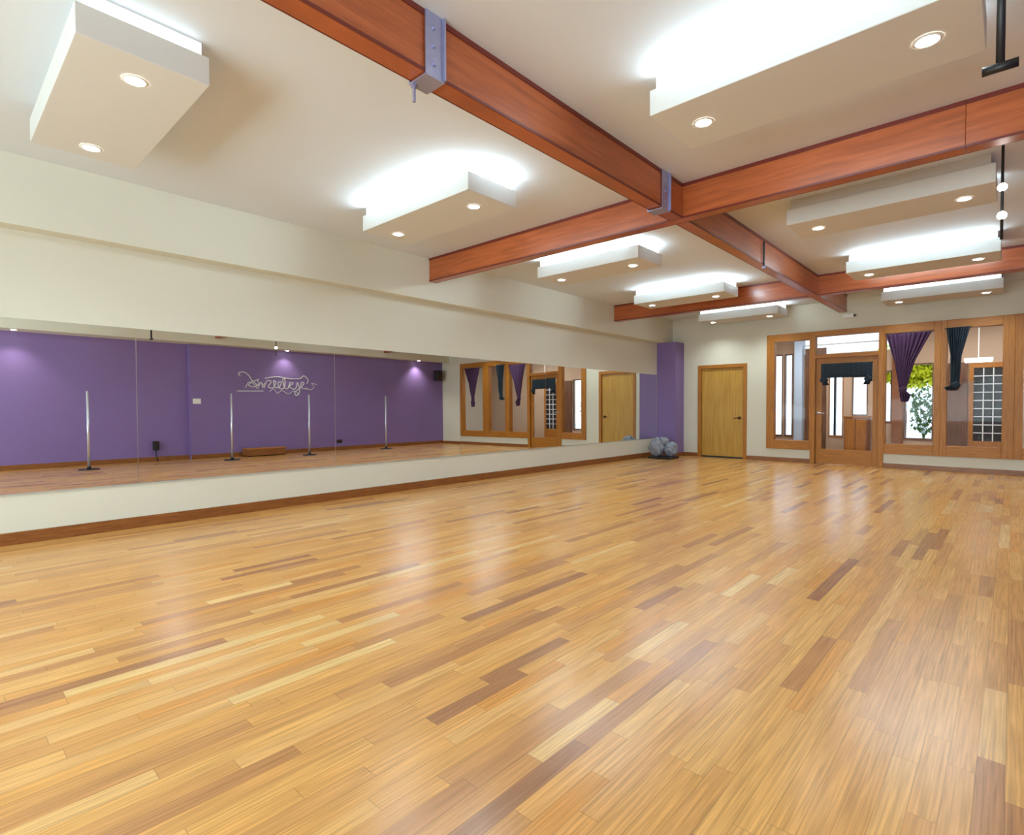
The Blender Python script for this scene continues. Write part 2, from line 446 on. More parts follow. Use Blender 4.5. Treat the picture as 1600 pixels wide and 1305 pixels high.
def bracket(y, w, label, rod):
    t = thing('beam_bracket', ((BX0 + BX1) / 2, y, ZB - 0.008), label, 'bracket')
    bm = bmesh.new()
    hw = (BX1 - BX0) / 2 + 0.008
    for s in (-1, 1):
        a, b_ = sorted((s * hw, s * (hw + 0.008)))
        bx(bm, a, b_, -w / 2, w / 2, 0, ZC - ZB + 0.006)
        a, b_ = sorted((s * (hw + 0.008), s * (hw + 0.022)))
        bx(bm, a, b_, w / 2 - 0.012, w / 2, 0, ZC - ZB + 0.006)
    bx(bm, -hw - 0.008, hw + 0.008, -w / 2, w / 2, -0.008, 0)
    obj('steel_strap', bm, 'steel', t)
    bm = bmesh.new()
    bm.free()
    for z in (0.06, 0.15, 0.24):
        for s in (-1, 1):
            bm = bmesh.new(); cyl(bm, (s * (hw + 0.008), -0.01, z), (s * (hw + 0.018), -0.01, z), 0.011, seg=6)
            obj('bolt', bm, 'steel', t)
    if rod:
        bm = bmesh.new()
        cyl(bm, (-hw + 0.01, -w / 2 + 0.02, -0.008), (-hw + 0.01, -w / 2 + 0.02, -0.095), 0.008)
        cyl(bm, (-hw + 0.01, -w / 2 + 0.02, -0.008), (-hw + 0.01, -w / 2 + 0.02, -0.02), 0.016, seg=6)
        obj('threaded_rod', bm, 'steel', t)
    return t
bracket(1.80, 0.12, 'steel strap around the long beam at the top of the photo, rod below', True)
bracket(4.30, 0.13, 'blue grey steel strap around the long beam just before the beam crossing', False)
t = thing('beam_bolt', (BX1 + 0.018, 6.75, 2.90), 'thin dark hanger bolt on the long beam between the cross beams', 'bolt')
bm = bmesh.new(); cyl(bm, (0, 0, -0.14), (0, 0, 0.15), 0.010); obj('rod', bm, 'black', t)
bm = bmesh.new(); cyl(bm, (0, 0, -0.165), (0, 0, -0.14), 0.02, seg=6); obj('nut', bm, 'steel', t)

# ------------------------------------------------------------------ ceiling light boxes
def light_box(x0, x1, yc, lit, label, xl, w=DOWN_W):
    D = 0.29
    zb, zt = 2.858, 3.008
    t = thing('ceiling_light_box', ((x0 + x1) / 2, yc, zb), label, 'ceiling light', 'boxed ceiling lights')
    cx = (x0 + x1) / 2; hx = (x1 - x0) / 2
    bm = bmesh.new(); bx(bm, -hx, hx, -D, D, 0, zt - zb)
    obj('lower_box', bm, 'box', t, 0.004)
    I = 0.032
    bm = bmesh.new(); bx(bm, -hx + I, hx - I, -D + I, D - I, zt - zb, ZC - zb)
    obj('upper_box', bm, 'box', t)
    for side, mm in lit.items():
        bm = bmesh.new(); z0, z1 = zt - zb + 0.012, ZC - zb - 0.012; e = 0.008
        if side == 'ny': bx(bm, -hx + I, hx - I, -D + I - e, -D + I, z0, z1)
        if side == 'py': bx(bm, -hx + I, hx - I, D - I, D - I + e, z0, z1)
        if side == 'px': bx(bm, hx - I, hx - I + e, -D + I, D - I, z0, z1)
        if side == 'nx': bx(bm, -hx + I - e, -hx + I, -D + I, D - I, z0, z1)
        obj('light_strip', bm, mm, t)['label'] = 'glowing cool white light strip'
        al = bpy.data.lights.new('cove_glow', 'AREA'); al.shape = 'RECTANGLE'
        long_ = side in ('ny', 'py')
        al.size = 2 * hx - 0.12 if long_ else 2 * D - 0.12; al.size_y = 0.05
        al.energy = STRIP_W * (al.size / 1.4) * {'led': 1.0, 'led_soft': 0.4, 'led_faint': 0.05}[mm]; al.color = (0.66, 0.89, 1.0)
        dv = {'ny': Vector((0, -1, 0.0)), 'py': Vector((0, 1, 0.0)), 'px': Vector((1, 0, 0.0)), 'nx': Vector((-1, 0, 0.0))}[side]
        ao = bpy.data.objects.new('cove_glow', al); COL.objects.link(ao); ao.parent = t
        ao.location = Vector((0, 0, (z0 + z1) / 2)) + Vector((dv.x * (hx - I + 0.012), dv.y * (D - I + 0.012), 0))
        ao.rotation_euler = dv.to_track_quat('-Z', 'Y').to_euler()
    for x in xl:
        bm = bmesh.new()
        # trim ring
        n = 28
        ro, ri = 0.062, 0.048
        a = [bm.verts.new((x - cx + ro * math.cos(2 * PI * i / n), ro * math.sin(2 * PI * i / n), -0.001)) for i in range(n)]
        b_ = [bm.verts.new((x - cx + ri * math.cos(2 * PI * i / n), ri * math.sin(2 * PI * i / n), -0.006)) for i in range(n)]
        for i in range(n): bm.faces.new((a[i], a[(i + 1) % n], b_[(i + 1) % n], b_[i]))
        dl = obj('downlight', bm, 'white', t)
        bm = bmesh.new()
        c = [bm.verts.new((x - cx + ri * math.cos(2 * PI * i / n), ri * math.sin(2 * PI * i / n), -0.004)) for i in range(n)]
        bm.faces.new(c)
        obj('lens', bm, 'bulb', dl)
        ld = bpy.data.lights.new('downlight_beam', 'SPOT')
        ld.energy = w * 4; ld.color = (0.85, 0.98, 1.0); ld.spot_size = math.radians(140); ld.spot_blend = 1.0
        ld.shadow_soft_size = 0.05
        lo = bpy.data.objects.new('downlight_beam', ld); COL.objects.link(lo)
        lo.parent = t; lo.location = (x - cx, 0, -0.02)
    return t
LX0, LX1 = -4.79, -3.25
RX0, RX1 = -1.64, -0.12
LL, RL = (-4.60, -3.49), (-1.43, -0.325)
light_box(LX0, LX1, 0.81, {'px': 'led_faint'}, 'boxed ceiling light at the upper left corner of the photo, nearest the camera', LL)
light_box(LX0, LX1, 3.30, {'ny': 'led', 'px': 'led', 'py': 'led_soft'}, 'boxed ceiling light left of the long beam, just before the first cross beam', LL)
light_box(LX0, LX1, 6.00, {'ny': 'led', 'px': 'led_soft', 'py': 'led_soft'}, 'boxed ceiling light left of the long beam, just beyond the first cross beam', LL)
light_box(LX0, LX1, 8.56, {'ny': 'led', 'px': 'led'}, 'boxed ceiling light left of the long beam, just before the farthest cross beam', LL)
light_box(LX0, LX1, 11.15, {'ny': 'led_soft', 'px': 'led_soft'}, 'boxed ceiling light near the far wall above the plain wooden door', LL)
light_box(RX0, RX1, 3.30, {'ny': 'led', 'py': 'led_soft'}, 'large boxed ceiling light at the upper right of the photo, before the first cross beam', RL)
light_box(RX0, RX1, 6.00, {'py': 'led'}, 'boxed ceiling light right of the long beam, just beyond the first cross beam', RL)
light_box(RX0, RX1, 8.56, {'ny': 'led', 'py': 'led_soft'}, 'boxed ceiling light right of the long beam, just before the farthest cross beam', RL)
light_box(RX0, RX1, 11.15, {'ny': 'led_soft'}, 'boxed ceiling light near the far wall above the curtained windows', RL)
light_box(LX0, LX1, -1.80, {'ny': 'led_soft'}, 'boxed ceiling light behind the camera on the mirror side, added out of view to light the near floor', LL)  # this pair is unseen, added to brighten the floor near the camera
light_box(RX0, RX1, -1.80, {'ny': 'led'}, 'boxed ceiling light behind the camera on the purple wall side, added out of view to light the near floor', RL)

# downlights in the bulkhead over the purple wall
for y, w, lab in ((10.6, 34, 'small recessed downlight washing the far end of the purple wall, seen in the mirror'),
                  (6.4, 18, 'small recessed downlight above the silver wall lettering, seen in the mirror'),
                  (1.2, 24, 'small recessed downlight above the near stretch of the purple wall, seen in the mirror')):
    t = thing('wall_washer_lamp', (1.86, y, 2.66), lab, 'ceiling light', 'downlights in the bulkhead over the purple wall')
    bm = bmesh.new(); cyl(bm, (0, 0, 0), (0, 0, -0.012), 0.055, 0.05); obj('trim_ring', bm, 'white', t)
    bm = bmesh.new(); cyl(bm, (0, 0, -0.012), (0, 0, -0.016), 0.04); obj('lens', bm, 'bulb', t)
    ld = bpy.data.lights.new('washer_beam', 'SPOT'); ld.energy = w; ld.color = (1, 0.94, 0.86)
    ld.spot_size = math.radians(110); ld.spot_blend = 0.8; ld.shadow_soft_size = 0.04
    lo = bpy.data.objects.new('washer_beam', ld); COL.objects.link(lo); lo.parent = t; lo.location = (0, 0, -0.03)

# ------------------------------------------------------------------ hanging rods at the right
t = thing('hanging_rod', (-0.055, 2.93, ZC), 'black hanging rod with a short cross foot at the upper right corner', 'rod')
bm = bmesh.new(); cyl(bm, (0, 0, -0.02), (0, 0, -0.63), 0.014); obj('rod', bm, 'black', t, smooth=True)
bm = bmesh.new(); cyl(bm, (-0.055, -0.0, -0.645), (0.055, 0.0, -0.645), 0.018); obj('cross_foot', bm, 'black', t, smooth=True)
bm = bmesh.new(); cyl(bm, (0, 0, 0), (0, 0, -0.02), 0.05); obj('ceiling_plate', bm, 'black', t)
t = thing('hanging_lamp_rod', (-0.075, 5.25, ZC), 'thin hanging rod with two small glowing lamps below the first cross beam at right', 'lamp')
bm = bmesh.new(); cyl(bm, (0, 0, -0.015), (0, 0, -0.80), 0.009); obj('rod', bm, 'black', t, smooth=True)
bm = bmesh.new(); cyl(bm, (0, 0, 0), (0, 0, -0.015), 0.045); obj('ceiling_plate', bm, 'black', t)
for z in (-0.43, -0.63):
    bm = bmesh.new(); bmesh.ops.create_uvsphere(bm, u_segments=16, v_segments=10, radius=0.028)
    bmesh.ops.translate(bm, verts=bm.verts, vec=(0, 0, z)); obj('lamp_bulb', bm, 'bulb', t, smooth=True)

# small white sensor on the far wall
t = thing('wall_sensor', (-2.27, YF, 2.79), 'small white box on the far wall above the glass door', 'sensor')
bm = bmesh.new(); bx(bm, -0.085, 0.085, -0.05, 0, -0.035, 0.04); obj('housing', bm, 'white', t, 0.01)
bm = bmesh.new(); cyl(bm, (0.10, -0.0, 0.0), (0.10, -0.04, 0.0), 0.02); obj('lens', bm, 'black', t)

# ------------------------------------------------------------------ curtains
def cloth(rows, n, pleats, depth, yc, thick=0.006, ph=0.0):
    """rows: (z, x_left, x_right, pleat_scale)"""
    bm = bmesh.new(); grid = []
    for z, a, b_, s in rows:
        r = []
        for i in range(n + 1):
            u = i / n
            dy = depth * s * math.sin(u * pleats * 2 * PI + ph + 0.6 * math.sin(z * 7)) + depth * 0.4 * s * math.sin(u * pleats * 4.7 * PI + 1.3)
            r.append(bm.verts.new((a + (b_ - a) * u, yc + dy, z)))
        grid.append(r)
    for r, q in zip(grid, grid[1:]):
        for i in range(n): bm.faces.new((r[i], r[i + 1], q[i + 1], q[i]))
    bmesh.ops.recalc_face_normals(bm, faces=bm.faces)
    bmesh.ops.solidify(bm, geom=bm.faces[:], thickness=thick)
    return bm
def lerp_rows(keys, m=8):
    out = []
    for k0, k1 in zip(keys, keys[1:]):
        for j in range(m):
            t_ = j / m
            out.append(tuple(k0[q] + (k1[q] - k0[q]) * t_ for q in range(4)))
    out.append(keys[-1]); return out
YC = YF - 0.075
def knot_bm(x, y, z, r, seed):
    rnd = random.Random(seed)
    bm = bmesh.new(); bmesh.ops.create_icosphere(bm, subdivisions=3, radius=r)
    for v in bm.verts:
        c = v.co
        k = 1 + 0.22 * math.sin(c.x * 70 + seed) * math.cos(c.z * 60) + 0.10 * math.sin(c.y * 90 + c.x * 40)
        v.co = Vector((c.x * k, c.y * k * 0.8, c.z * k * 1.15))
    bmesh.ops.translate(bm, verts=bm.verts, vec=(x, y, z))
    return bm
def swag(name, top, kx, kz, tailx, tailz, m, label, group=None, kw=0.05):
    x0, x1, zt = top
    t = thing(name, ((x0 + x1) / 2, YC, zt), label, 'curtain', group)
    ox, oz = (x0 + x1) / 2, zt
    L_ = lambda x: x - ox
    zm = (zt + kz) / 2
    rows = lerp_rows([(0, L_(x0), L_(x1), 1.0), (zm - oz, L_(x0 + (kx - x0) * 0.50), L_(x1 + (kx - x1) * 0.57), 1.1), (kz - oz, L_(kx - kw), L_(kx + kw), 0.5)])
    obj('drape', cloth(rows, 90, 9, 0.020, -0.005), m, t, smooth=True)
    obj('knot', knot_bm(L_(kx), -0.01, kz - oz - 0.02, kw * 1.15, 3), m, t, smooth=True)
    rows = lerp_rows([(kz - 0.02 - oz, L_(kx - kw * 0.7), L_(kx + kw * 0.7), 0.6), ((kz + tailz) / 2 - oz, L_(tailx - kw * 1.7), L_(tailx + kw * 1.7), 1.1), (tailz - oz, L_(tailx - kw * 1.1), L_(tailx + kw * 1.0), 1.0)], 5)
    obj('tail', cloth(rows, 40, 4, 0.022, -0.005), m, t, smooth=True)
    bm = bmesh.new(); cyl(bm, (L_(x0) - 0.02, 0.02, -0.006), (L_(x1) + 0.02, 0.02, -0.006), 0.007)
    obj('curtain_rod', bm, 'black', t)
    return t
swag('swag_curtain', (-1.678, -1.03, 2.385), -1.425, 1.42, -1.385, 1.185, 'purple_cloth', 'dark purple curtain gathered to a knot in the window beside the glass door', 'purple swag curtains')
swag('swag_curtain', (-0.835, -0.53, 2.415), -0.715, 1.475, -0.76, 1.37, 'teal_cloth', 'narrow dark teal curtain gathered to a knot, second window right of the glass door', None, 0.055)
swag('swag_curtain', (0.18, 0.86, 2.385), 0.50, 1.45, 0.50, 1.18, 'purple_cloth', 'dark purple knotted curtain seen only in the mirror, leftmost of the mirrored curtains', 'purple swag curtains')
t = thing('door_valance', (-2.297, YC + 0.045, 1.92), 'dark blue green valance across the glass door, knotted at both ends', 'curtain')
rows = lerp_rows([(0, -0.42, 0.42, 0.6), (-0.27, -0.42, 0.42, 1.0)], 6)
obj('drape', cloth(rows, 100, 12, 0.007, 0.0), 'teal_cloth', t, smooth=True)
for s in (-1, 1):
    obj('knot', knot_bm(s * 0.365, -0.02, -0.31, 0.062, 5 + s), 'teal_cloth', t, smooth=True)
    rows = lerp_rows([(-0.31, s * 0.365 - 0.04, s * 0.365 + 0.04, 1), (-0.41, s * 0.33 - 0.05, s * 0.33 + 0.05, 1)], 4)
    obj('tail', cloth(rows, 24, 3, 0.012, -0.02), 'teal_cloth', t, smooth=True)
bm = bmesh.new(); cyl(bm, (-0.42, 0.012, -0.004), (0.42, 0.012, -0.004), 0.007); obj('curtain_rod', bm, 'black', t)

# ------------------------------------------------------------------ grey bundle in the corner
t = thing('fabric_bundle', (-5.50, 10.80, 0.0), 'silvery grey crumpled bundle on the floor at the foot of the purple pilaster', 'bundle')
def lump(cx_, cy_, cz_, rx, ry, rz, seed):
    bm = bmesh.new(); bmesh.ops.create_icosphere(bm, subdivisions=4, radius=1.0)
    for v in bm.verts:
        c = v.co.copy()
        k = 1 + 0.10 * math.sin(c.x * 7 + seed) * math.sin(c.z * 6 + seed * 2) + 0.07 * math.sin(c.y * 13 + c.z * 9 + seed)
        k += 0.05 * math.sin(c.x * 22 + c.z * 15) * math.cos(c.y * 19 + seed)
        v.co = Vector((cx_ + c.x * rx * k, cy_ + c.y * ry * k, max(0.045, cz_ + c.z * rz * k)))
    return bm
obj('rolled_cloth', lump(-0.13, -0.10, 0.24, 0.17, 0.15, 0.19, 1), 'grey_cloth', t, smooth=True)
obj('rolled_cloth', lump(0.11, 0.06, 0.20, 0.14, 0.16, 0.16, 2.3), 'grey_cloth', t, smooth=True)
obj('rolled_cloth', lump(-0.02, -0.02, 0.36, 0.12, 0.12, 0.10, 4.1), 'grey_cloth', t, smooth=True)
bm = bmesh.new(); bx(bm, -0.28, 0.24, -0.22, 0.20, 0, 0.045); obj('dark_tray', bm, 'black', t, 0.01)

# ------------------------------------------------------------------ things along the purple wall (seen in the mirror)
poles = [(1.10, 2.15, 'slender chrome pole stand nearest the camera, leftmost in the mirror'), (1.05, 4.72, 'slender chrome pole stand left of the silver lettering in the mirror'),
         (0.95, 6.50, 'slender chrome pole stand right of the silver lettering in the mirror'), (1.25, 8.94, 'thin chrome pole stand farthest from the camera, rightmost in the mirror')]
for x, y, lab in poles:
    t = thing('pole_stand', (x, y, 0), lab, 'pole stand', 'chrome pole stands before the purple wall')
    bm = bmesh.new(); cyl(bm, (0, 0, 0), (0, 0, 0.018), 0.17, 0.16, 32); obj('base_plate', bm, 'black', t, smooth=False)
    bm = bmesh.new(); cyl(bm, (0, 0, 0.018), (0, 0, 1.50), 0.021); obj('pole', bm, 'chrome', t, smooth=True)
    bm = bmesh.new(); cyl(bm, (0, 0, 0.018), (0, 0, 0.07), 0.038, 0.026); obj('collar', bm, 'black', t, smooth=True)
XW = XR
t = thing('light_switch', (XW, 4.33, 1.34), 'white double light switch plate on the purple wall', 'switch')
bm = bmesh.new(); bx(bm, -0.008, 0, -0.085, 0.085, -0.06, 0.06); obj('plate', bm, 'white', t, 0.003)
for s in (-0.045, 0.045):
    bm = bmesh.new(); bx(bm, -0.016, -0.008, s - 0.018, s + 0.018, -0.035, 0.035); obj('rocker', bm, 'white', t, 0.002)
t = thing('wall_outlet', (XW, 7.94, 0.24), 'black outlet low on the purple wall right of the lettering', 'outlet')
bm = bmesh.new(); bx(bm, -0.01, 0, -0.085, 0.085, -0.05, 0.05); obj('plate', bm, 'black', t, 0.003)
for s in (-0.04, 0.04):
    bm = bmesh.new(); cyl(bm, (-0.01, s, 0), (-0.013, s, 0), 0.022); obj('socket', bm, 'bronze', t)
t = thing('plug_adapter', (XW + 0.14, 3.52, 0.33), 'black plug adapter with a short cable low on the near purple wall', 'adapter')
bm = bmesh.new(); bx(bm, -0.09, 0, -0.06, 0.06, -0.08, 0.12); obj('housing', bm, 'black', t, 0.015)
bm = bmesh.new(); tube(bm, [(-0.05, 0, -0.08), (-0.055, 0.0, -0.16), (-0.05, 0.01, -0.24), (-0.06, 0.03, -0.322)], 0.012); obj('cable', bm, 'black', t, smooth=True)
t = thing('wooden_box', (1.80, 5.75, 0), 'low brown wooden box on the floor below the silver lettering', 'box')
bm = bmesh.new(); bx(bm, -0.20, 0.20, -0.45, 0.45, 0.02, 0.17); obj('body', bm, 'base', t, 0.006)
bm = bmesh.new(); bx(bm, -0.215, 0.215, -0.47, 0.47, 0.17, 0.195); obj('lid', bm, 'oak', t, 0.006)
for sx in (-1, 1):
    for sy in (-1, 1):
        bm = bmesh.new(); bx(bm, sx * 0.17 - 0.02, sx * 0.17 + 0.02, sy * 0.42 - 0.02, sy * 0.42 + 0.02, 0, 0.02); obj('foot', bm, 'black', t)
t = thing('wall_speaker', (XW, 11.42, 2.22), 'small black loudspeaker high at the far end of the purple wall', 'speaker')
bm = bmesh.new(); bx(bm, -0.24, -0.05, -0.11, 0.11, -0.17, 0.17); obj('cabinet', bm, 'black', t, 0.02)
bm = bmesh.new(); bx(bm, -0.05, 0, -0.03, 0.03, -0.05, 0.05); obj('bracket', bm, 'black', t)
bm = bmesh.new(); cyl(bm, (-0.24, 0, -0.05), (-0.246, 0, -0.05), 0.075, 0.07); cyl(bm, (-0.24, 0, 0.09), (-0.246, 0, 0.09), 0.03); obj('speaker_cone', bm, 'bronze', t)

# silver script lettering on the purple wall (strokes given as distance along the wall and height)
def S(px, py):      # stroke space: 0..1 across, 0..1 up -> wall
    return (XW - 0.008, 5.22 + px * 1.98, 1.46 + py * 0.62)
strokes = []
def smooth_path(pts, n=10):
    out = []
    P_ = [pts[0]] + pts + [pts[-1]]
    for i in range(1, len(P_) - 2):
        for j in range(n):
            t_ = j / n
            q = []
            for k in range(2):
                a, b_, c, d = P_[i - 1][k], P_[i][k], P_[i + 1][k], P_[i + 2][k]
                q.append(0.5 * ((2 * b_) + (-a + c) * t_ + (2 * a - 5 * b_ + 4 * c - d) * t_ ** 2 + (-a + 3 * b_ - 3 * c + d) * t_ ** 3))
            out.append(tuple(q))
    out.append(pts[-1]); return out
def loops(x0, x1, y0, amp, n, lean=0.25):
    return [(x0 + (x1 - x0) * i / (n * 12) + 0.35 * (x1 - x0) / n * math.sin(i * 2 * PI / 12), y0 + amp * math.sin(i * 2 * PI / 12 + 1.2)) for i in range(n * 12 + 1)]
strokes.append((smooth_path([(0.04, 0.80), (0.02, 0.92), (0.08, 0.98), (0.14, 0.86), (0.18, 0.66), (0.24, 0.48), (0.20, 0.40), (0.14, 0.46), (0.18, 0.60), (0.27, 0.72)]), 0.013))
strokes.append((smooth_path([(0.24, 0.70), (0.27, 0.50), (0.23, 0.44), (0.30, 0.56), (0.33, 0.38), (0.34, 0.58)]), 0.013))
strokes.append((smooth_path([(0.34, 0.76), (0.50, 0.84), (0.66, 0.78), (0.80, 0.80), (0.86, 0.92), (0.92, 0.76), (0.90, 0.60)]), 0.014))
strokes.append((smooth_path([(0.33, 0.40), (0.37, 0.66), (0.42, 0.62), (0.38, 0.42), (0.44, 0.38), (0.48, 0.60), (0.45, 0.66), (0.47, 0.40),
                             (0.53, 0.44), (0.55, 0.62), (0.51, 0.58), (0.53, 0.36), (0.59, 0.40), (0.60, 0.74), (0.57, 0.72), (0.60, 0.38), (0.64, 0.36)]), 0.014))
strokes.append((smooth_path([(0.64, 0.36), (0.67, 0.60), (0.71, 0.58), (0.66, 0.46), (0.71, 0.34), (0.75, 0.40), (0.77, 0.62), (0.80, 0.30), (0.76, 0.08),
                             (0.73, 0.20), (0.82, 0.44), (0.86, 0.60), (0.83, 0.64), (0.82, 0.42), (0.90, 0.36)]), 0.014))
strokes.append((smooth_path([(0.10, 0.34), (0.14, 0.58), (0.20, 0.52), (0.25, 0.34), (0.29, 0.60), (0.31, 0.36)]), 0.010))
strokes.append((smooth_path([(0.88, 0.42), (0.95, 0.34), (1.0, 0.46), (0.97, 0.62), (1.05, 0.56)]), 0.009))
strokes.append((smooth_path([(0.0, 0.22), (0.12, 0.225), (0.32, 0.24)]), 0.012))
strokes.append((smooth_path([(0.40, 0.22), (0.45, 0.34), (0.50, 0.16), (0.56, 0.28), (0.64, 0.14), (0.72, 0.26), (0.80, 0.10)]), 0.008))
t = thing('wall_lettering', S(0.5, 0.0), 'silver script lettering on the purple wall, reversed in the mirror', 'sign')
o0 = Vector(S(0.5, 0.0))
for pts, r in strokes:
    bm = bmesh.new()
    tube(bm, [Vector(S(*p_)) - o0 for p_ in pts], r, 6)
    for v in bm.verts: v.co.x = max(-0.006, min(0.008, v.co.x * 0.5))
    obj('script_stroke', bm, 'logo', t)

# ------------------------------------------------------------------ lobby behind the glass
LX_0, LX_1 = -6.0, 2.6
sbox('floor_lobby', [(LX_0, LX_1, YF + 0.12, YL + 0.15, -0.12, 0.0)], 'base', 'brown floor of the lobby beyond the glass', cat='floor')
sbox('ceiling_lobby', [(LX_0, LX_1, YF + 0.12, YL + 0.15, 2.95, 3.1)], 'ceiling', 'pale lobby ceiling beyond the glass', cat='ceiling')
ops = [(-4.42, -4.215, 0.38, 2.40), (-4.165, -3.985, 0.38, 2.40), (-3.20, -2.90, 0.40, 1.95), (-2.13, -1.97, 0.75, 1.90), (-1.74, -1.24, 0.39, 2.03), (-2.72, -2.42, 0.90, 1.80)]
ops.sort()
xs = [LX_0]
wall_boxes = []
x = LX_0
for a, b_, z0, z1 in ops:
    wall_boxes.append((x, a, YL, YL + 0.15, 0, 2.95))
    wall_boxes.append((a, b_, YL, YL + 0.15, 0, z0)); wall_boxes.append((a, b_, YL, YL + 0.15, z1, 2.95)); x = b_
wall_boxes.append((x, LX_1, YL, YL + 0.15, 0, 2.95))
cl = (-3.75, -1.85, 2.36, 2.80)              # long clerestory window high in the lobby wall
cut = []
for b_ in wall_boxes:
    if b_[5] > 2.9 and b_[1] > cl[0] and b_[0] < cl[1]:
        a0, a1 = max(b_[0], cl[0]), min(b_[1], cl[1])
        if b_[0] < a0: cut.append((b_[0], a0) + b_[2:])
        if a1 < b_[1]: cut.append((a1, b_[1]) + b_[2:])
        cut.append((a0, a1, b_[2], b_[3], b_[4], cl[2])); cut.append((a0, a1, b_[2], b_[3], cl[3], b_[5]))
    else: cut.append(b_)
wall_boxes = cut
sbox('wall_lobby', wall_boxes, 'lobby_wall', 'tan lobby wall beyond the glass', cat='wall')
sbox('wall_lobby_left', [(LX_0 - 0.1, LX_0, YF + 0.12, YL + 0.15, 0, 3.1)], 'cream', cat='wall')
sbox('wall_lobby_right', [(LX_1, LX_1 + 0.1, YF + 0.12, YL + 0.15, 0, 3.1)], 'cream', cat='wall')
wl = ['narrow street window farthest left in the lobby', 'narrow street window beside the pale blue column', 'lobby window seen through the left of the glass door',
      'small lobby window above the wooden cabinet', 'thin lobby window left of the purple curtain', 'lobby window with lime leaves outside, under the purple curtain']
for i, (a, b_, z0, z1) in enumerate(ops):
    w_ = sbox('window_%d' % (i + 5), [(a, a + 0.018, YL - 0.02, YL + 0.06, z0, z1), (b_ - 0.018, b_, YL - 0.02, YL + 0.06, z0, z1),
                                     (a + 0.018, b_ - 0.018, YL - 0.02, YL + 0.06, z0, z0 + 0.03), (a + 0.018, b_ - 0.018, YL - 0.02, YL + 0.06, z1 - 0.03, z1)],
              'darkwood' if i != 2 else 'oak', wl[i], cat='window')
    boxo('pane', (a + 0.018, b_ - 0.018, YL + 0.02, YL + 0.026, z0 + 0.03, z1 - 0.03), 'glass', w_)
w_ = sbox('window_11', [(cl[0], cl[0] + 0.03, YL - 0.02, YL + 0.06, cl[2], cl[3]), (cl[1] - 0.03, cl[1], YL - 0.02, YL + 0.06, cl[2], cl[3]),
                        (cl[0] + 0.03, cl[1] - 0.03, YL - 0.02, YL + 0.06, cl[2] + 0.2, cl[2] + 0.23)], 'white', 'wide high lobby window seen through the transom of the glass door', cat='window')
boxo('pane', (cl[0] + 0.03, cl[1] - 0.03, YL + 0.02, YL + 0.026, cl[2], cl[3]), 'glass', w_)
boxo('mullion', (-3.09, -3.05, YL - 0.02, YL + 0.06, 0.43, 1.92), 'black', [o for o in bpy.data.objects if o.name == 'window_7'][0])
# columns and wood panels
t = tag(boxo('lobby_column', (-3.90, -3.725, YL - 0.22, YL - 0.03, 0, 2.95), 'blue_white', None, 0.01), 'pale blue white column in the lobby behind the left window', 'column')
t = tag(boxo('wood_panel', (-3.70, -3.25, YL - 0.05, YL - 0.001, 0, 2.5), 'darkwood', None, 0.004), 'dark wood panel on the lobby wall right of the pale column', 'panel')
t = tag(boxo('wood_panel', (-1.96, -1.76, YL - 0.05, YL - 0.022, 0, 2.5), 'base', None, 0.004), 'brown wood panel left of the leafy lobby window', 'panel')
t = tag(boxo('wood_panel', (-1.20, -0.68, YL - 0.05, YL - 0.001, 0, 2.0), 'darkwood', None, 0.004), 'wood panel between the leafy window and the grid door in the lobby', 'panel')
t = thing('wooden_cabinet', (-2.60, YL - 0.25, 0), 'brown wooden cabinet in the lobby seen through the glass door', 'cabinet')
bm = bmesh.new(); bx(bm, -0.19, 0.25, -0.2, 0.2, 0.06, 0.86); obj('body', bm, 'base', t, 0.004)
bm = bmesh.new(); bx(bm, -0.21, 0.27, -0.22, 0.22, 0.86, 0.89); obj('top', bm, 'oak', t, 0.004)
bm = bmesh.new(); bx(bm, -0.17, 0.23, -0.18, 0.18, 0, 0.06); obj('plinth', bm, 'black', t)
bm = bmesh.new(); bx(bm, -0.17, 0.02, -0.215, -0.2, 0.09, 0.83); od = obj('door', bm, 'oak', t, 0.003)
bm = bmesh.new(); bx(bm, 0.04, 0.23, -0.215, -0.2, 0.09, 0.83); od2 = obj('door', bm, 'oak', t, 0.003)
# grid door
t = thing('grid_door', (-0.36, YL - 0.03, 0), 'dark lobby door with a pale grid of panes behind the teal curtain window', 'door')
bm = bmesh.new(); bx(bm, -0.30, 0.30, -0.03, 0.029, 0.0, 0.40); bx(bm, -0.30, -0.225, -0.03, 0.029, 0.40, 1.98); bx(bm, 0.225, 0.30, -0.03, 0.029, 0.40, 1.98); bx(bm, -0.225, 0.225, -0.03, 0.029, 1.88, 1.98)
obj('door_frame', bm, 'oak', t, 0.003)
bm = bmesh.new(); bx(bm, -0.225, 0.225, 0.0, 0.02, 0.40, 1.88); obj('dark_glazing', bm, 'black', t)
bm = bmesh.new()
for x in (-0.075, 0.075): bx(bm, x - 0.009, x + 0.009, -0.016, 0.0, 0.40, 1.88)
for k in range(1, 9): bx(bm, -0.225, 0.225, -0.018, -0.0, 0.40 + k * 0.1645 - 0.009, 0.40 + k * 0.1645 + 0.009)
obj('muntin_grid', bm, 'white', t)
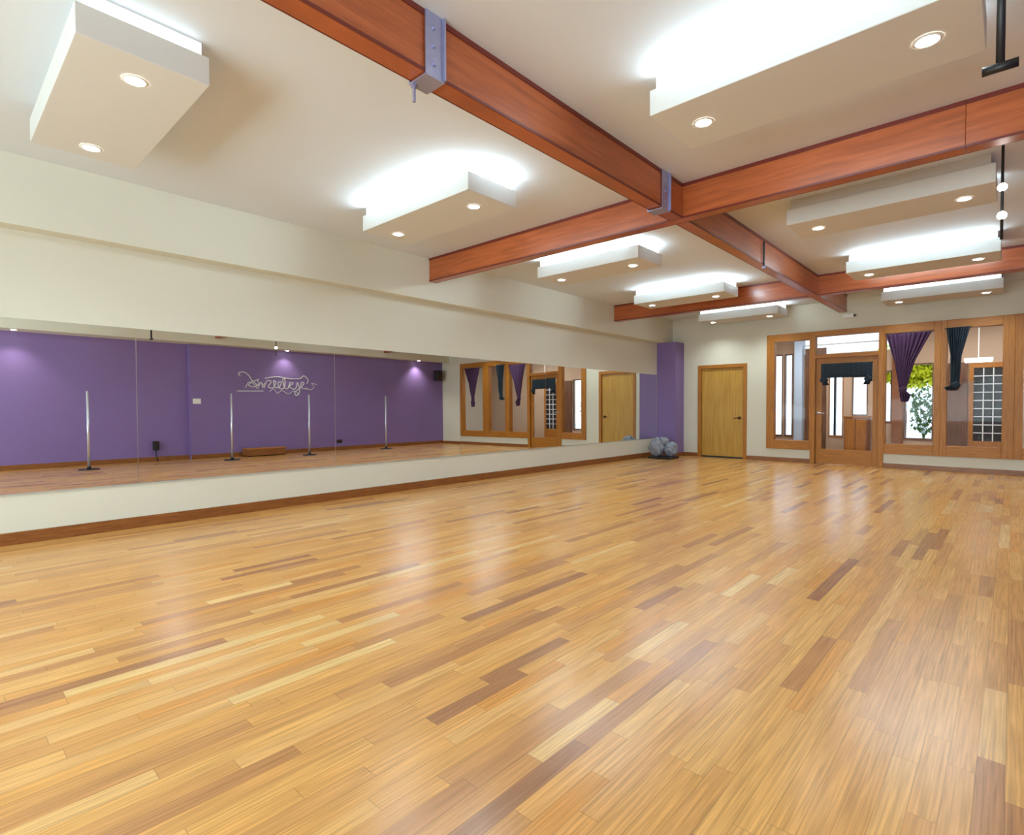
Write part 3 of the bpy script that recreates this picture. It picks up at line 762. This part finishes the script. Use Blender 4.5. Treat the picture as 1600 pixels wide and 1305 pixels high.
# lobby lamps
t = thing('lobby_lamp', (-0.50, YL - 0.55, 2.95), 'white hanging lamp in the lobby above the grid door', 'lamp')
bm = bmesh.new(); cyl(bm, (0, 0, 0), (0, 0, -0.90), 0.008); obj('stem', bm, 'white', t)
bm = bmesh.new(); bx(bm, -0.22, 0.22, -0.05, 0.05, -0.97, -0.90); obj('lamp_shade', bm, 'white', t, 0.01)
bm = bmesh.new(); bx(bm, -0.20, 0.20, -0.04, 0.04, -0.985, -0.97); obj('lens', bm, 'tube', t)
for x, lab in ((-3.2, 'long lobby ceiling lamp seen through the transom of the glass door'), (-0.4, 'long lobby ceiling lamp above the teal curtain window')):
    t = thing('tube_lamp', (x, 13.1, 2.95), lab, 'ceiling light', 'long lobby ceiling lamps')
    bm = bmesh.new(); bx(bm, -0.75, 0.75, -0.10, 0.10, -0.04, 0); obj('housing', bm, 'white', t, 0.005)
    bm = bmesh.new(); bx(bm, -0.72, 0.72, -0.08, 0.08, -0.055, -0.04); obj('lens', bm, 'tube', t)
    ld = bpy.data.lights.new('tube_glow', 'AREA'); ld.shape = 'RECTANGLE'; ld.size = 1.4; ld.size_y = 0.15; ld.energy = 25; ld.color = (0.95, 0.97, 1)
    lo = bpy.data.objects.new('tube_glow', ld); COL.objects.link(lo); lo.parent = t; lo.location = (0, 0, -0.07)

# outside: paving, lime bush, leafy plant
sbox('ground_outside', [(-16, 12, YL + 0.15, 40, -0.15, -0.03)], 'pale', 'pale paving outside the lobby windows', cat='ground')
def leaves(n, c, s, size, seed, m, name, t):
    rnd = random.Random(seed)
    bm = bmesh.new()
    for _ in range(n):
        while True:
            p_ = Vector((rnd.uniform(-1, 1), rnd.uniform(-1, 1), rnd.uniform(-1, 1)))
            if p_.length < 1: break
        p_ = Vector((c[0] + p_.x * s[0], c[1] + p_.y * s[1], c[2] + p_.z * s[2]))
        q = Matrix.Rotation(rnd.uniform(0, 6.28), 3, 'Z') @ Matrix.Rotation(rnd.uniform(0, 3.14), 3, 'X')
        l = size * rnd.uniform(0.6, 1.2)
        vs = [bm.verts.new(p_ + q @ Vector(v)) for v in ((0, 0, 0), (l * 0.3, l * 0.4, 0.02 * l), (0, l, 0), (-l * 0.3, l * 0.4, 0.02 * l))]
        bm.faces.new(vs)
    return obj(name, bm, m, t)
t = thing('lime_tree', (-2.0, 16.6, -0.03), 'lime green sunlit tree outside the lobby window', 'tree')
leaves(3200, (0.2, 0, 2.15), (1.0, 0.4, 0.62), 0.17, 4, 'leaf_lime', 'foliage', t)
bm = bmesh.new(); tube(bm, [(0, 0, 0), (0.03, 0, 0.9), (0.0, 0, 1.8), (0.1, 0, 2.2)], [0.05, 0.045, 0.04, 0.02]); obj('trunk', bm, 'darkwood', t)
t = thing('potted_plant', (-1.45, 15.1, -0.03), 'leafy green plant in a planter outside the lobby window', 'plant')
leaves(330, (0, 0, 1.0), (0.30, 0.2, 0.55), 0.13, 9, 'leaf', 'foliage', t)
bm = bmesh.new()
for k in range(5): tube(bm, [(0, 0, 0.36), (0.04 * (k - 2), 0.01 * k, 0.8), (0.09 * (k - 2), 0.03 * (k - 2), 1.3)], 0.007)
obj('stems', bm, 'leaf', t)
bm = bmesh.new(); cyl(bm, (0, 0, 0), (0, 0, 0.38), 0.14, 0.19); obj('planter', bm, 'pot', t)
